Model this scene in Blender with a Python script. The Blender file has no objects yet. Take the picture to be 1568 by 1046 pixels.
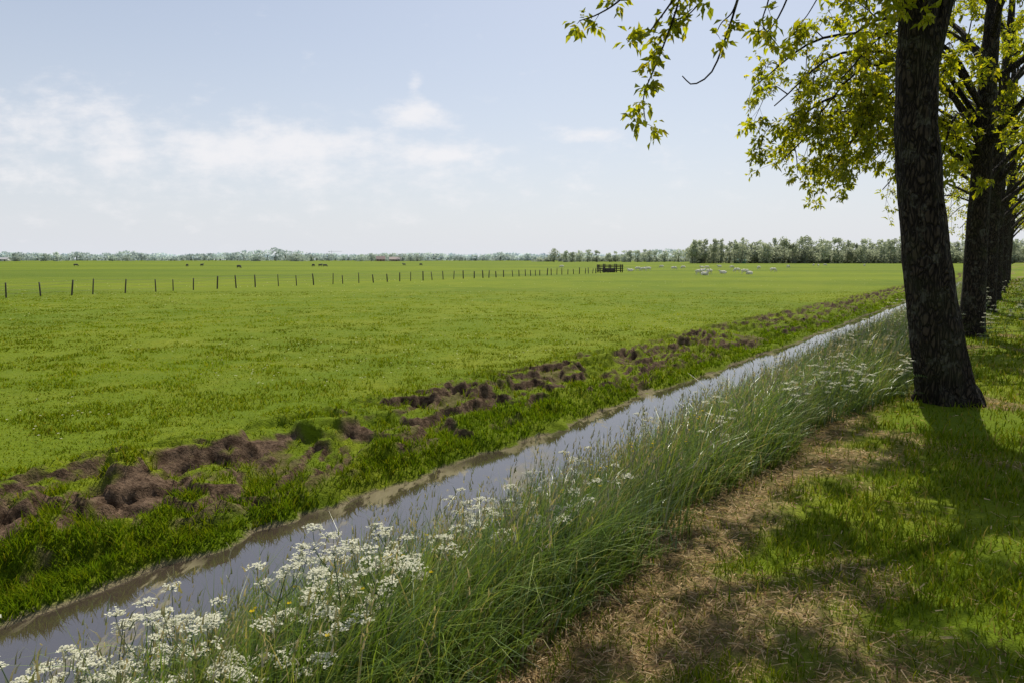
import bpy, math, random
import numpy as np
from mathutils import Vector

random.seed(11)
rng = np.random.default_rng(11)
scene = bpy.context.scene
rad = math.radians

# ------------------------------------------------------------------ frame of the ditch
AZ = rad(36.45)
D = np.array([math.sin(AZ), math.cos(AZ)])
R = np.array([math.cos(AZ), -math.sin(AZ)])
def st2xy(s, t):
    return s*R[0]+t*D[0], s*R[1]+t*D[1]
def xy2st(x, y):
    return x*R[0]+y*R[1], x*D[0]+y*D[1]

# ------------------------------------------------------------------ noise
def _hash(ix, iy, seed):
    h = (ix.astype(np.int64)*374761393 + iy.astype(np.int64)*668265263 + seed*1442695041) & 0xffffffff
    h = ((h ^ (h >> 13))*1274126177) & 0xffffffff
    h = (h ^ (h >> 16)) & 0xffffffff
    return h/4294967295.0
def vn(x, y, seed=0):
    x = np.asarray(x, float); y = np.asarray(y, float)
    x, y = np.broadcast_arrays(x, y)
    ix = np.floor(x); iy = np.floor(y)
    fx = x-ix; fy = y-iy
    fx = fx*fx*(3-2*fx); fy = fy*fy*(3-2*fy)
    a = _hash(ix, iy, seed); b = _hash(ix+1, iy, seed)
    c = _hash(ix, iy+1, seed); d = _hash(ix+1, iy+1, seed)
    return (a*(1-fx)+b*fx)*(1-fy)+(c*(1-fx)+d*fx)*fy
def fbm(x, y, seed=0, o=4):
    v = 0; amp = .5; f = 1; tot = 0
    for i in range(o):
        v = v+amp*vn(np.asarray(x)*f+i*17.3, np.asarray(y)*f-i*9.1, seed+i)
        tot += amp; amp *= .5; f *= 2.03
    return v/tot
def sstep(a, b, x):
    k = np.clip((x-a)/(b-a), 0, 1)
    return k*k*(3-2*k)

# ------------------------------------------------------------------ terrain
WATER = -0.90
PATCH = [(-6.65, 3.0, .34, .55), (-7.0, 4.5, .20, .5), (-7.1, 3.6, .2, .3), (-6.6, 1.9, .2, .25), (-6.75, 5.7, .15, .3), (-6.6, 8.4, .16, .35), (-6.5, 10.3, .16, .4), (-6.45, 14, .2, .6), (-6.45, 18.5, .2, .8)]
def patchq(s, t):
    m = 0
    for (cs, ct, rs, rt) in PATCH:
        q = ((s-cs)/rs)**2+((t-ct)/rt)**2+2.4*(fbm(s*3.0, t*3.0, 63, 4)-.5)
        m = np.maximum(m, 1-sstep(.45, 1.05, q))
    return m
def terrain(s, t):
    s = np.asarray(s, float); t = np.asarray(t, float)
    bank = sstep(-8.2, -7.3, s)*(1-sstep(-6.0, -5.65, s))
    wob = .28*(vn(t*.35, 3.1, 5)-.5)+.18*(vn(t*1.6, 7.7, 6)-.5)+.12*(vn(t*5, 2.2, 7)-.5)
    edge = sstep(-6.3, -5.8, s)*(1-sstep(-5.2, -4.6, s))
    s2 = s+wob*edge
    crest = 1.0*(fbm(t*.55, s*.4, 21, 3)-.5)+.5*(vn(t*2.6, s*2, 22)-.5)
    s2 = s2+crest*bank
    near_in = .3*(vn(t*.5, 1, 9)-.5)*sstep(-4.4, -3.9, s)*(1-sstep(-2, -1.5, s))
    s2 = s2+near_in
    z = np.interp(s2, [-4000, -9, -7.4, -7.12, -7.0, -6.55, -6.1, -5.75, -5.55, -5.2, -4.1, -3.65, -3.0, -2.2, -1.75, -1.3, 4000],
                  [-.35, -.35, -.35, -.36, -.48, -.58, -.70, -.80, -.96, -1.15, -1.22, -.95, -.62, -.24, -.05, 0, 0])
    n1 = fbm(s*3.4, t*1.9, 31, 3)
    ph = (s*2.3+1.4*(fbm(s*1.1, t*.9, 35, 3)-.5)*4) % 1.0
    ter = (ph-.5)*(1-sstep(.88, 1.0, ph))
    n2 = fbm(s*8, t*7, 33, 3)
    z = z + bank*(.12*(sstep(.45, .57, n1)-.5)+.09*ter*sstep(.35, .6, vn(s*1.3, t*.9, 37))+.09*(n2-.5))
    z = z - .05*patchq(s, t)*(fbm(s*9, t*9, 39, 2)+.3)
    d = np.hypot(s, t)
    amp = np.clip(1.2-d/120, 0, 1)
    field = 1-sstep(-7.6, -7.0, s)
    z = z + field*amp*(.08*(fbm(s*.35, t*.35, 41, 3)-.5)+.045*(fbm(s*2.2, t*2.2, 43, 2)-.5))
    verge = sstep(-1.9, -1.3, s)
    z = z + verge*amp*(.08*(fbm(s*.6, t*.6, 51, 3)-.5)+.03*(fbm(s*5, t*5, 53, 2)-.5))
    return z
def mudmask(s, t):
    s = np.asarray(s, float); t = np.asarray(t, float)
    bank = sstep(-7.8, -7.3, s)*(1-sstep(-6.05, -5.8, s))
    e = .04
    sl = np.hypot((terrain(s+e, t)-terrain(s-e, t)), (terrain(s, t+e)-terrain(s, t-e)))/(2*e)
    n = fbm(s*1.6, t*1.1, 61, 4)
    m = bank*sstep(.62, .95, sl)*sstep(.34, .46, n)
    m = np.maximum(m, bank*sstep(.64, .70, n)*.7)
    return np.clip(np.maximum(m, patchq(s, t)), 0, 1)
def haymask(s, t):
    n = fbm(s*1.5+3, t*1.0, 71, 4)
    far = 1-sstep(6, 12, t)
    band = sstep(-2.1, -1.7, s)*(1-sstep(-1.1, .4, s))
    m = band*sstep(.46, .60, n+.04*far)*(.25+.65*far)
    m = np.maximum(m, (1-sstep(-1.45, -1.1, s+.5*(n-.5)))*sstep(-2.2, -1.7, s)*.9*(1-sstep(9, 14, t)))
    m = np.maximum(m, .8*sstep(.58, .68, n)*sstep(-2, -1.5, s)*(1-sstep(3, 6, s)))
    return m

# ------------------------------------------------------------------ mesh helpers
def mesh_from(name, V, F, col=None, smooth=False):
    me = bpy.data.meshes.new(name)
    Fs = F if isinstance(F, list) else [F]
    Fs = [np.asarray(f, np.int32) for f in Fs if len(f)]
    V = np.asarray(V, np.float32)
    me.vertices.add(len(V)); me.vertices.foreach_set('co', V.ravel())
    loops = np.concatenate([f.ravel() for f in Fs])
    sizes = np.concatenate([np.full(len(f), f.shape[1], np.int32) for f in Fs])
    starts = np.concatenate([[0], np.cumsum(sizes)[:-1]]).astype(np.int32)
    me.loops.add(len(loops)); me.loops.foreach_set('vertex_index', loops.astype(np.int32))
    me.polygons.add(len(sizes)); me.polygons.foreach_set('loop_start', starts)
    me.update(calc_edges=True)
    if smooth:
        me.polygons.foreach_set('use_smooth', np.ones(len(sizes), bool))
    if col is not None:
        c = np.ones((len(V), 4), np.float32); c[:, :3] = col
        at = me.attributes.new('tint', 'FLOAT_COLOR', 'POINT')
        at.data.foreach_set('color', c.ravel())
    return me
def obj(name, me, mat=None, parent=None, loc=None):
    o = bpy.data.objects.new(name, me)
    scene.collection.objects.link(o)
    if mat and me is not None and len(me.materials) == 0: me.materials.append(mat)
    if parent: o.parent = parent
    if loc is not None: o.location = loc
    return o
class Buf:
    def __init__(s): s.V = []; s.F4 = []; s.F3 = []; s.C = []; s.n = 0
    def add(s, V, F4=None, F3=None, C=None):
        V = np.asarray(V, float)
        if F4 is not None and len(F4): s.F4.append(np.asarray(F4)+s.n)
        if F3 is not None and len(F3): s.F3.append(np.asarray(F3)+s.n)
        s.V.append(V); s.n += len(V)
        if C is None: C = (0.1, 0.1, 0.1)
        s.C.append(np.broadcast_to(np.asarray(C, float), (len(V), 3)))
    def mesh(s, name, smooth=False):
        Fs = []
        if s.F4: Fs.append(np.concatenate(s.F4))
        if s.F3: Fs.append(np.concatenate(s.F3))
        return mesh_from(name, np.concatenate(s.V), Fs, np.concatenate(s.C), smooth)

def tube(buf, pts, radii, n=6, C=(.1, .1, .1), cap=True, ridge=0):
    pts = np.asarray(pts, float); radii = np.asarray(radii, float)
    m = len(pts)
    T = np.gradient(pts, axis=0); T /= np.linalg.norm(T, axis=1)[:, None]+1e-9
    u = np.cross(T[0], [0.13, 1, 0.05]); u /= np.linalg.norm(u)
    ang = np.linspace(0, 2*np.pi, n, endpoint=False)
    V = np.zeros((m, n, 3))
    for i in range(m):
        u = u-T[i]*np.dot(u, T[i]); u /= np.linalg.norm(u)+1e-9
        w = np.cross(T[i], u)
        r = radii[i]
        if ridge:
            rr = r*(1+ridge*(fbm(np.cos(ang)*5*1+9, np.sin(ang)*5+pts[i, 2]*1.6, 81, 4)-.5)+ridge*.6*(vn(ang*7, pts[i, 2]*4, 83)-.5))
        else:
            rr = np.full(n, r)
        V[i] = pts[i]+rr[:, None]*(np.cos(ang)[:, None]*u+np.sin(ang)[:, None]*w)
    idx = np.arange(m*n).reshape(m, n)
    a = idx[:-1]; b = idx[1:]
    F = np.stack([a, np.roll(a, -1, 1), np.roll(b, -1, 1), b], -1).reshape(-1, 4)
    buf.add(V.reshape(-1, 3), F4=F, C=C)

def smooth_path(P, n):
    P = np.asarray(P, float)
    if len(P) == 2:
        k = np.linspace(0, 1, n)[:, None]; return P[0]*(1-k)+P[1]*k
    Q = np.vstack([2*P[0]-P[1], P, 2*P[-1]-P[-2]])
    out = []
    segs = len(P)-1
    for k in np.linspace(0, segs-1e-6, n):
        i = int(k); f = k-i
        p0, p1, p2, p3 = Q[i], Q[i+1], Q[i+2], Q[i+3]
        out.append(.5*((2*p1)+(-p0+p2)*f+(2*p0-5*p1+4*p2-p3)*f*f+(-p0+3*p1-3*p2+p3)*f**3))
    return np.array(out)

def box(buf, c, size, C=(.1, .1, .1), rot=0, tilt=0):
    x, y, z = np.array(size)/2
    V = np.array([[a, b, cc] for a in (-x, x) for b in (-y, y) for cc in (-z, z)])
    if tilt:
        ct, stt = math.cos(tilt), math.sin(tilt)
        V = V@np.array([[ct, 0, -stt], [0, 1, 0], [stt, 0, ct]])
    cr, sr = math.cos(rot), math.sin(rot)
    V = V@np.array([[cr, sr, 0], [-sr, cr, 0], [0, 0, 1]])+np.array(c)
    F = [[0, 1, 3, 2], [4, 6, 7, 5], [0, 4, 5, 1], [2, 3, 7, 6], [0, 2, 6, 4], [1, 5, 7, 3]]
    buf.add(V, F4=F, C=C)

# ------------------------------------------------------------------ materials
def newmat(name):
    m = bpy.data.materials.new(name); m.use_nodes = True
    nt = m.node_tree; nt.nodes.clear()
    out = nt.nodes.new('ShaderNodeOutputMaterial')
    return m, nt, out
def N(nt, typ, **kw):
    n = nt.nodes.new(typ)
    for k, v in kw.items(): setattr(n, k, v)
    return n
def L(nt, a, b): nt.links.new(a, b)
def mixc(nt, fac, a, b, blend='MIX'):
    n = nt.nodes.new('ShaderNodeMix'); n.data_type = 'RGBA'; n.blend_type = blend
    for sock, v in ((n.inputs[0], fac), (n.inputs[6], a), (n.inputs[7], b)):
        if hasattr(v, 'node'): nt.links.new(v, sock)
        elif isinstance(v, (int, float)): sock.default_value = v
        else: sock.default_value = (*v, 1)
    return n.outputs[2]
def math_(nt, op, a, b=None, c=None, clamp=False):
    n = nt.nodes.new('ShaderNodeMath'); n.operation = op; n.use_clamp = clamp
    for i, v in enumerate((a, b, c)):
        if v is None: continue
        if hasattr(v, 'node'): nt.links.new(v, n.inputs[i])
        else: n.inputs[i].default_value = v
    return n.outputs[0]
def noise(nt, vec, scale, detail=4, rough=.55):
    n = nt.nodes.new('ShaderNodeTexNoise'); n.inputs['Scale'].default_value = scale
    n.inputs['Detail'].default_value = detail; n.inputs['Roughness'].default_value = rough
    if vec is not None: nt.links.new(vec, n.inputs['Vector'])
    return n.outputs['Fac']
def ramp(nt, fac, lo, hi):
    n = nt.nodes.new('ShaderNodeMapRange'); n.interpolation_type = 'SMOOTHSTEP'
    n.inputs['From Min'].default_value = lo; n.inputs['From Max'].default_value = hi
    nt.links.new(fac, n.inputs['Value']); return n.outputs['Result']

def leafmat(name, trans=.4, gloss=0, ttint=(1.25, 1.15, .5), rough=.4):
    m, nt, out = newmat(name)
    at = N(nt, 'ShaderNodeAttribute', attribute_name='tint')
    d = N(nt, 'ShaderNodeBsdfDiffuse'); L(nt, at.outputs['Color'], d.inputs['Color'])
    tr = N(nt, 'ShaderNodeBsdfTranslucent')
    tc = mixc(nt, 1.0, at.outputs['Color'], ttint, 'MULTIPLY'); L(nt, tc, tr.inputs['Color'])
    mx = N(nt, 'ShaderNodeMixShader'); mx.inputs[0].default_value = trans
    L(nt, d.outputs[0], mx.inputs[1]); L(nt, tr.outputs[0], mx.inputs[2])
    last = mx
    if gloss:
        g = N(nt, 'ShaderNodeBsdfGlossy'); g.inputs['Roughness'].default_value = rough
        g.inputs['Color'].default_value = (1, 1, 1, 1)
        m2 = N(nt, 'ShaderNodeMixShader'); m2.inputs[0].default_value = gloss
        L(nt, mx.outputs[0], m2.inputs[1]); L(nt, g.outputs[0], m2.inputs[2]); last = m2
    L(nt, last.outputs[0], out.inputs['Surface'])
    return m
def plainmat(name, rough=.8, nscale=4, var=.4, bump=.3):
    m, nt, out = newmat(name)
    at = N(nt, 'ShaderNodeAttribute', attribute_name='tint')
    geo = N(nt, 'ShaderNodeNewGeometry')
    nz = noise(nt, geo.outputs['Position'], nscale, 4)
    k = math_(nt, 'MULTIPLY_ADD', nz, var*2, 1-var)
    c = mixc(nt, 1.0, at.outputs['Color'], k, 'MULTIPLY')
    p = N(nt, 'ShaderNodeBsdfPrincipled'); p.inputs['Roughness'].default_value = rough
    L(nt, c, p.inputs['Base Color'])
    b = N(nt, 'ShaderNodeBump'); b.inputs['Strength'].default_value = bump; b.inputs['Distance'].default_value = .02
    L(nt, nz, b.inputs['Height']); L(nt, b.outputs[0], p.inputs['Normal'])
    L(nt, p.outputs[0], out.inputs['Surface'])
    return m

M_grass = leafmat('short_grass_mat', .38, 0, (1.25, 1.15, .6))
M_tall = leafmat('tall_grass_mat', .38, .05, (1.25, 1.15, .6), .35)
M_leaf = leafmat('leaf_mat', .66, .02, (1.9, 1.65, .4), .35)
M_petal = leafmat('petal_mat', .35, .0, (1, 1, .95))
M_farleaf = leafmat('distant_hazed_leaf_mat', .45, .0, (1.1, 1.1, .95))  # leaf tints for this material carry painted distance haze
M_wood = plainmat('weathered_wood_mat', .85, 12, .45)
M_wool = plainmat('fleece_mat', .95, 9, .12, .3)
M_build = plainmat('building_mat', .8, 2, .15)

def barkmat():
    m, nt, out = newmat('ash_bark_mat')
    tc = N(nt, 'ShaderNodeNewGeometry')
    mp = N(nt, 'ShaderNodeMapping'); mp.inputs['Scale'].default_value = (1, 1, .28)
    L(nt, tc.outputs['Position'], mp.inputs['Vector'])
    f1 = noise(nt, mp.outputs[0], 28, 6, .65)
    vo = N(nt, 'ShaderNodeTexVoronoi', feature='DISTANCE_TO_EDGE'); vo.inputs['Scale'].default_value = 24
    wn = N(nt, 'ShaderNodeTexNoise'); wn.inputs['Scale'].default_value = 7; L(nt, mp.outputs[0], wn.inputs['Vector'])
    add = N(nt, 'ShaderNodeVectorMath', operation='MULTIPLY_ADD'); L(nt, wn.outputs['Color'], add.inputs[0]); add.inputs[1].default_value = (.2, .2, .2); L(nt, mp.outputs[0], add.inputs[2])
    L(nt, add.outputs[0], vo.inputs['Vector'])
    crack = ramp(nt, vo.outputs['Distance'], .0, .25)
    lich = ramp(nt, noise(nt, tc.outputs['Position'], 5, 5, .7), .54, .64)
    lich2 = ramp(nt, noise(nt, tc.outputs['Position'], 2.2, 4, .6), .48, .7)
    big = ramp(nt, noise(nt, mp.outputs[0], 4, 4, .6), .35, .65)
    c0 = mixc(nt, f1, (.020, .014, .010), (.105, .078, .056))
    c0 = mixc(nt, math_(nt, 'MULTIPLY', big, .5), c0, (.038, .027, .019))
    c1 = mixc(nt, crack, (.009, .006, .005), c0)
    c2 = mixc(nt, math_(nt, 'MULTIPLY', lich, .5), c1, (.15, .145, .115))
    c3 = mixc(nt, math_(nt, 'MULTIPLY', lich2, .3), c2, (.06, .07, .02))
    p = N(nt, 'ShaderNodeBsdfPrincipled'); p.inputs['Roughness'].default_value = .9
    p.inputs['Specular IOR Level'].default_value = .25
    L(nt, c3, p.inputs['Base Color'])
    b = N(nt, 'ShaderNodeBump'); b.inputs['Strength'].default_value = 1.0; b.inputs['Distance'].default_value = .035
    h = math_(nt, 'ADD', math_(nt, 'MULTIPLY', f1, .6), crack)
    L(nt, h, b.inputs['Height']); L(nt, b.outputs[0], p.inputs['Normal'])
    L(nt, p.outputs[0], out.inputs['Surface'])
    return m
M_bark = barkmat()

def groundmat():
    m, nt, out = newmat('ground_mat')
    at = N(nt, 'ShaderNodeAttribute', attribute_name='tint')
    sep = N(nt, 'ShaderNodeSeparateColor'); L(nt, at.outputs['Color'], sep.inputs[0])
    mud, hay, shore = sep.outputs
    g = N(nt, 'ShaderNodeNewGeometry'); P = g.outputs['Position']
    big = noise(nt, P, .06, 4); mid = noise(nt, P, .5, 5, .65); fine = noise(nt, P, 9, 5, .75); vf = noise(nt, P, 45, 3, .7)
    mp = N(nt, 'ShaderNodeMapping'); mp.inputs['Rotation'].default_value = (0, 0, .25); mp.inputs['Scale'].default_value = (.25, 1, 1)
    L(nt, P, mp.inputs['Vector']); band = noise(nt, mp.outputs[0], .03, 4)
    gc = mixc(nt, ramp(nt, big, .35, .65), (.125, .185, .006), (.185, .235, .008))
    gc = mixc(nt, math_(nt, 'MULTIPLY', ramp(nt, mid, .4, .7), .7), gc, (.235, .26, .018))
    gc = mixc(nt, math_(nt, 'MULTIPLY', ramp(nt, band, .42, .62), .7), gc, (.085, .135, .012))
    gc = mixc(nt, math_(nt, 'MULTIPLY', ramp(nt, fine, .38, .62), .4), gc, (.085, .13, .008))
    gc = mixc(nt, math_(nt, 'MULTIPLY', ramp(nt, vf, .5, .7), .25), gc, (.05, .065, .01))
    mc = mixc(nt, ramp(nt, fine, .3, .7), (.040, .022, .012), (.20, .135, .088))
    mc = mixc(nt, math_(nt, 'MULTIPLY', ramp(nt, vf, .45, .7), .6), mc, (.026, .016, .009))
    hc = mixc(nt, vf, (.12, .08, .04), (.40, .28, .15))
    hc = mixc(nt, math_(nt, 'MULTIPLY', ramp(nt, fine, .42, .62), .75), hc, (.085, .085, .022))
    sc = mixc(nt, fine, (.12, .10, .055), (.32, .27, .16))
    c = mixc(nt, hay, gc, hc); c = mixc(nt, mud, c, mc); c = mixc(nt, shore, c, sc)
    p = N(nt, 'ShaderNodeBsdfPrincipled'); p.inputs['Roughness'].default_value = .95
    p.inputs['Specular IOR Level'].default_value = .1
    L(nt, c, p.inputs['Base Color'])
    b = N(nt, 'ShaderNodeBump'); b.inputs['Strength'].default_value = .9; b.inputs['Distance'].default_value = .05
    L(nt, math_(nt, 'MULTIPLY_ADD', vf, .5, fine), b.inputs['Height']); L(nt, b.outputs[0], p.inputs['Normal'])
    L(nt, p.outputs[0], out.inputs['Surface'])
    return m

def watermat():
    m, nt, out = newmat('ditch_water_mat')
    g = N(nt, 'ShaderNodeNewGeometry'); P = g.outputs['Position']
    mp = N(nt, 'ShaderNodeMapping'); mp.inputs['Rotation'].default_value = (0, 0, AZ); mp.inputs['Scale'].default_value = (1, .3, 1)
    L(nt, P, mp.inputs['Vector'])
    n1 = noise(nt, mp.outputs[0], 1.8, 6, .7); n2 = noise(nt, mp.outputs[0], 14, 4, .6); n3 = noise(nt, P, .5, 3)
    dot = N(nt, 'ShaderNodeVectorMath', operation='DOT_PRODUCT'); L(nt, P, dot.inputs[0]); dot.inputs[1].default_value = (R[0], R[1], 0)
    shore = math_(nt, 'SUBTRACT', 1.0, ramp(nt, dot.outputs['Value'], -5.65, -5.15))
    base = math_(nt, 'MULTIPLY_ADD', n2, .3, n1)
    scum = ramp(nt, math_(nt, 'MULTIPLY_ADD', shore, .10, base), .72, .79)
    scum = math_(nt, 'MULTIPLY', scum, ramp(nt, n3, .36, .55))
    col = mixc(nt, noise(nt, P, 1.1, 3), (.040, .030, .024), (.065, .048, .036))
    p = N(nt, 'ShaderNodeBsdfPrincipled'); p.inputs['Roughness'].default_value = .015
    L(nt, col, p.inputs['Base Color']); p.inputs['IOR'].default_value = 2.6
    b = N(nt, 'ShaderNodeBump'); b.inputs['Strength'].default_value = .05; b.inputs['Distance'].default_value = .005
    rip = noise(nt, P, 9, 3)
    L(nt, rip, b.inputs['Height']); L(nt, b.outputs[0], p.inputs['Normal'])
    d = N(nt, 'ShaderNodeBsdfDiffuse')
    L(nt, mixc(nt, n2, (.14, .12, .06), (.34, .30, .19)), d.inputs['Color'])
    mx = N(nt, 'ShaderNodeMixShader'); L(nt, math_(nt, 'MULTIPLY', scum, .6), mx.inputs[0])
    L(nt, p.outputs[0], mx.inputs[1]); L(nt, d.outputs[0], mx.inputs[2])
    L(nt, mx.outputs[0], out.inputs['Surface'])
    return m

# ------------------------------------------------------------------ ground sheet
def spaced(parts):
    return np.concatenate([np.arange(a, b, st) for a, b, st in parts])
sl = np.concatenate([-np.geomspace(4000, 12, 70), spaced([(-11.8, -8.4, .2), (-8.4, -7.8, .06), (-7.8, -5.9, .03), (-5.9, -5.2, .035), (-5.2, -3.8, .15), (-3.8, 2.5, .08), (2.5, 6, .25)]), np.geomspace(6.2, 3000, 45)])
tl = np.concatenate([-np.geomspace(600, 5, 30), spaced([(-4.8, 1, .2), (1, 12, .04), (12, 28, .1), (28, 70, .3)]), np.geomspace(70.4, 5000, 90)])
S, T = np.meshgrid(sl, tl, indexing='ij')
Z = terrain(S, T)
X, Y = st2xy(S, T)
mud = mudmask(S, T); hay = haymask(S, T)
shw = .012+.04*sstep(.45, .65, fbm(S*1.5, T*1.2, 65, 3))
sh = (1-sstep(WATER+shw*.5, WATER+shw, Z))*(S < -5.2)*(Z > WATER-.2)
idx = np.arange(S.size).reshape(S.shape)
F = np.stack([idx[:-1, :-1], idx[1:, :-1], idx[1:, 1:], idx[:-1, 1:]], -1).reshape(-1, 4)
gm = mesh_from('ground', np.stack([X, Y, Z], -1).reshape(-1, 3), F, np.stack([mud, hay, sh], -1).reshape(-1, 3), True)
obj('ground', gm, groundmat())

ws = np.array([-6.3, -5, -4, -3.0]); wt = np.concatenate([[-500, -100], np.linspace(-20, 60, 30), np.geomspace(70, 3000, 20)])
S, T = np.meshgrid(ws, wt, indexing='ij'); X, Y = st2xy(S, T)
idx = np.arange(S.size).reshape(S.shape)
F = np.stack([idx[:-1, :-1], idx[1:, :-1], idx[1:, 1:], idx[:-1, 1:]], -1).reshape(-1, 4)
obj('ditch_water', mesh_from('ditch_water', np.stack([X, Y, np.full(X.shape, WATER)], -1).reshape(-1, 3), F), watermat())

# ------------------------------------------------------------------ blades
def blades(P, h, w, az, lean, col, segs=2, tipcol=1.25, curl=1.6, rootcol=.7):
    n = len(P)
    k = np.linspace(0, 1, segs+1)
    dirx, diry = np.cos(az), np.sin(az)
    fa = az+np.pi/2+rng.normal(0, .7, n)
    wx, wy = np.cos(fa), np.sin(fa)
    V = []; C = []
    for i, kk in enumerate(k):
        hor = h*lean*kk**curl
        ver = h*np.sqrt(np.clip(1-(lean*kk**(curl-1)*.8)**2, .05, 1))*kk
        cx = P[:, 0]+dirx*hor; cy = P[:, 1]+diry*hor; cz = P[:, 2]+ver
        ww = w*(1-kk**1.5)*.5
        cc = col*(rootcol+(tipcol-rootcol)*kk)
        if i < segs:
            V.append(np.stack([cx-wx*ww, cy-wy*ww, cz], -1)); V.append(np.stack([cx+wx*ww, cy+wy*ww, cz], -1))
            C += [cc, cc]
        else:
            V.append(np.stack([cx, cy, cz], -1)); C.append(cc)
    m = len(V)
    V = np.stack(V, 1).reshape(-1, 3); C = np.stack(C, 1).reshape(-1, 3)
    base = (np.arange(n)*m)[:, None]
    F4 = [base+np.array([[2*i, 2*i+1, 2*i+3, 2*i+2]]) for i in range(segs-1)]
    F3 = base+np.array([[2*segs-2, 2*segs-1, 2*segs]])
    return V, (np.concatenate(F4) if F4 else np.zeros((0, 4), int)), F3, C
def colmix(n, *cols, w=None):
    cols = np.array(cols); i = rng.choice(len(cols), n, p=w)
    return cols[i]*rng.uniform(.8, 1.2, (n, 1))

def fan(n, d0, d1, ulim=1.05, pw=0):
    y = d0*np.exp(rng.uniform(0, 1, n)*math.log(d1/d0)); u = rng.uniform(-ulim, ulim, n)
    return u*y, y

# field turf
n = 280000
x, y = fan(n, 4.0, 45, .95)
s, t = xy2st(x, y)
kk = s < -5.75; x, y, s, t = x[kk], y[kk], s[kk], t[kk]
md = mudmask(s, t)
tuft = fbm(s*2.2, t*2.2, 91, 3)
keep = (rng.uniform(0, 1, len(x)) > md*1.05) & (rng.uniform(0, 1, len(x)) < .4+1.1*sstep(.4, .6, tuft))
x, y, s, t, tuft = x[keep], y[keep], s[keep], t[keep], tuft[keep]
z = terrain(s, t); d = np.hypot(x, y)
okk = z > WATER+.02
x, y, s, t, tuft, z, d = [q[okk] for q in (x, y, s, t, tuft, z, d)]; n = len(x)
bankz = sstep(-7.6, -7.0, s)
h = rng.uniform(.020, .052, n)*(.8+1.1*sstep(.4, .65, tuft))*(1+.8*bankz)*(1-.4*sstep(10, 40, d))
w = .004+.0011*d
big = fbm(s*.3, t*.3, 93, 4)[:, None]
col = colmix(n, (.175, .245, .006), (.225, .28, .010), (.125, .20, .006), (.28, .28, .03), w=[.4, .3, .2, .1])*(.45+1.1*big)
col = col*(1-.12*bankz[:, None])
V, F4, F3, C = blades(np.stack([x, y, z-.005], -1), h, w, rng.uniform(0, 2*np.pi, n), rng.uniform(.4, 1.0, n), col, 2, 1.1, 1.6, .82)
b = Buf(); b.add(V, F4, F3, C)
m = 1800
fx, fy = fan(m, 7, 70); fs, ft = xy2st(fx, fy); kk = (fs < -7.6) & (fbm(fs*.2, ft*.2, 95, 2) > .48); fx, fy, fs, ft = fx[kk], fy[kk], fs[kk], ft[kk]
fz = terrain(fs, ft)+.05; r = .008+.0005*np.hypot(fx, fy); m = len(fx)
q = np.array([[-1, -1, 0], [1, -1, .5], [1, 1, 0], [-1, 1, .4]])
V = np.stack([fx, fy, fz], -1)[:, None, :]+q[None]*r[:, None, None]
b.add(V.reshape(-1, 3), F4=np.arange(m*4).reshape(-1, 4), C=(.55, .55, .42))
obj('pasture_grass', b.mesh('pasture_grass'), M_grass)

# verge turf (mown)
n = 260000
x, y = fan(n, 1.2, 60, 1.0)
s, t = xy2st(x, y)
kk = s > -1.95; x, y, s, t = x[kk], y[kk], s[kk], t[kk]
hm = haymask(s, t); tuft = fbm(s*1.7, t*1.7, 97, 3)
keep = (rng.uniform(0, 1, len(x)) > hm*.88) & (rng.uniform(0, 1, len(x)) < .35+1.2*sstep(.38, .58, tuft))
x, y, s, t, tuft, hm = [q[keep] for q in (x, y, s, t, tuft, hm)]; n = len(x)
z = terrain(s, t); d = np.hypot(x, y)
h = rng.uniform(.025, .075, n)*(1+.7*tuft)*(1+d/50)
w = .0025+.0011*d
col = colmix(n, (.14, .20, .008), (.10, .16, .008), (.21, .24, .015), (.30, .25, .08), w=[.4, .3, .2, .1])
V, F4, F3, C = blades(np.stack([x, y, z-.005], -1), h, w, rng.uniform(0, 2*np.pi, n), rng.uniform(.2, .9, n), col, 2)
b = Buf(); b.add(V, F4, F3, C)
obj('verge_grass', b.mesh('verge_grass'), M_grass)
# hay clippings
n = 230000
x, y = fan(n, 1.2, 20, 1.0); s, t = xy2st(x, y); kk = s > -2.1; x, y, s, t = x[kk], y[kk], s[kk], t[kk]; hm = haymask(s, t)
keep = (rng.uniform(0, 1, len(x)) < hm*.75+.03)
x, y, s, t, hm = [q[keep] for q in (x, y, s, t, hm)]; n = len(x)
z = terrain(s, t)+rng.uniform(.0, .03, n)
az = rng.uniform(0, 2*np.pi, n); ln = rng.uniform(.02, .075, n); w = .0009+.0005*np.hypot(x, y)
dv = np.stack([np.cos(az), np.sin(az), rng.normal(0, .25, n)], -1)*ln[:, None]/2
pv = np.stack([-np.sin(az), np.cos(az), rng.normal(0, .4, n)], -1)*w[:, None]
c0 = np.stack([x, y, z], -1)
V = np.stack([c0-dv-pv, c0+dv-pv*.5, c0+dv+pv*.5, c0-dv+pv], 1)
C = colmix(n, (.44, .31, .16), (.60, .46, .28), (.22, .14, .08), (.18, .17, .05), w=[.35, .25, .2, .2])
b = Buf(); b.add(V.reshape(-1, 3), F4=np.arange(n*4).reshape(-1, 4), C=np.repeat(C, 4, 0))
obj('mown_hay', b.mesh('mown_hay'), M_grass)

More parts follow.
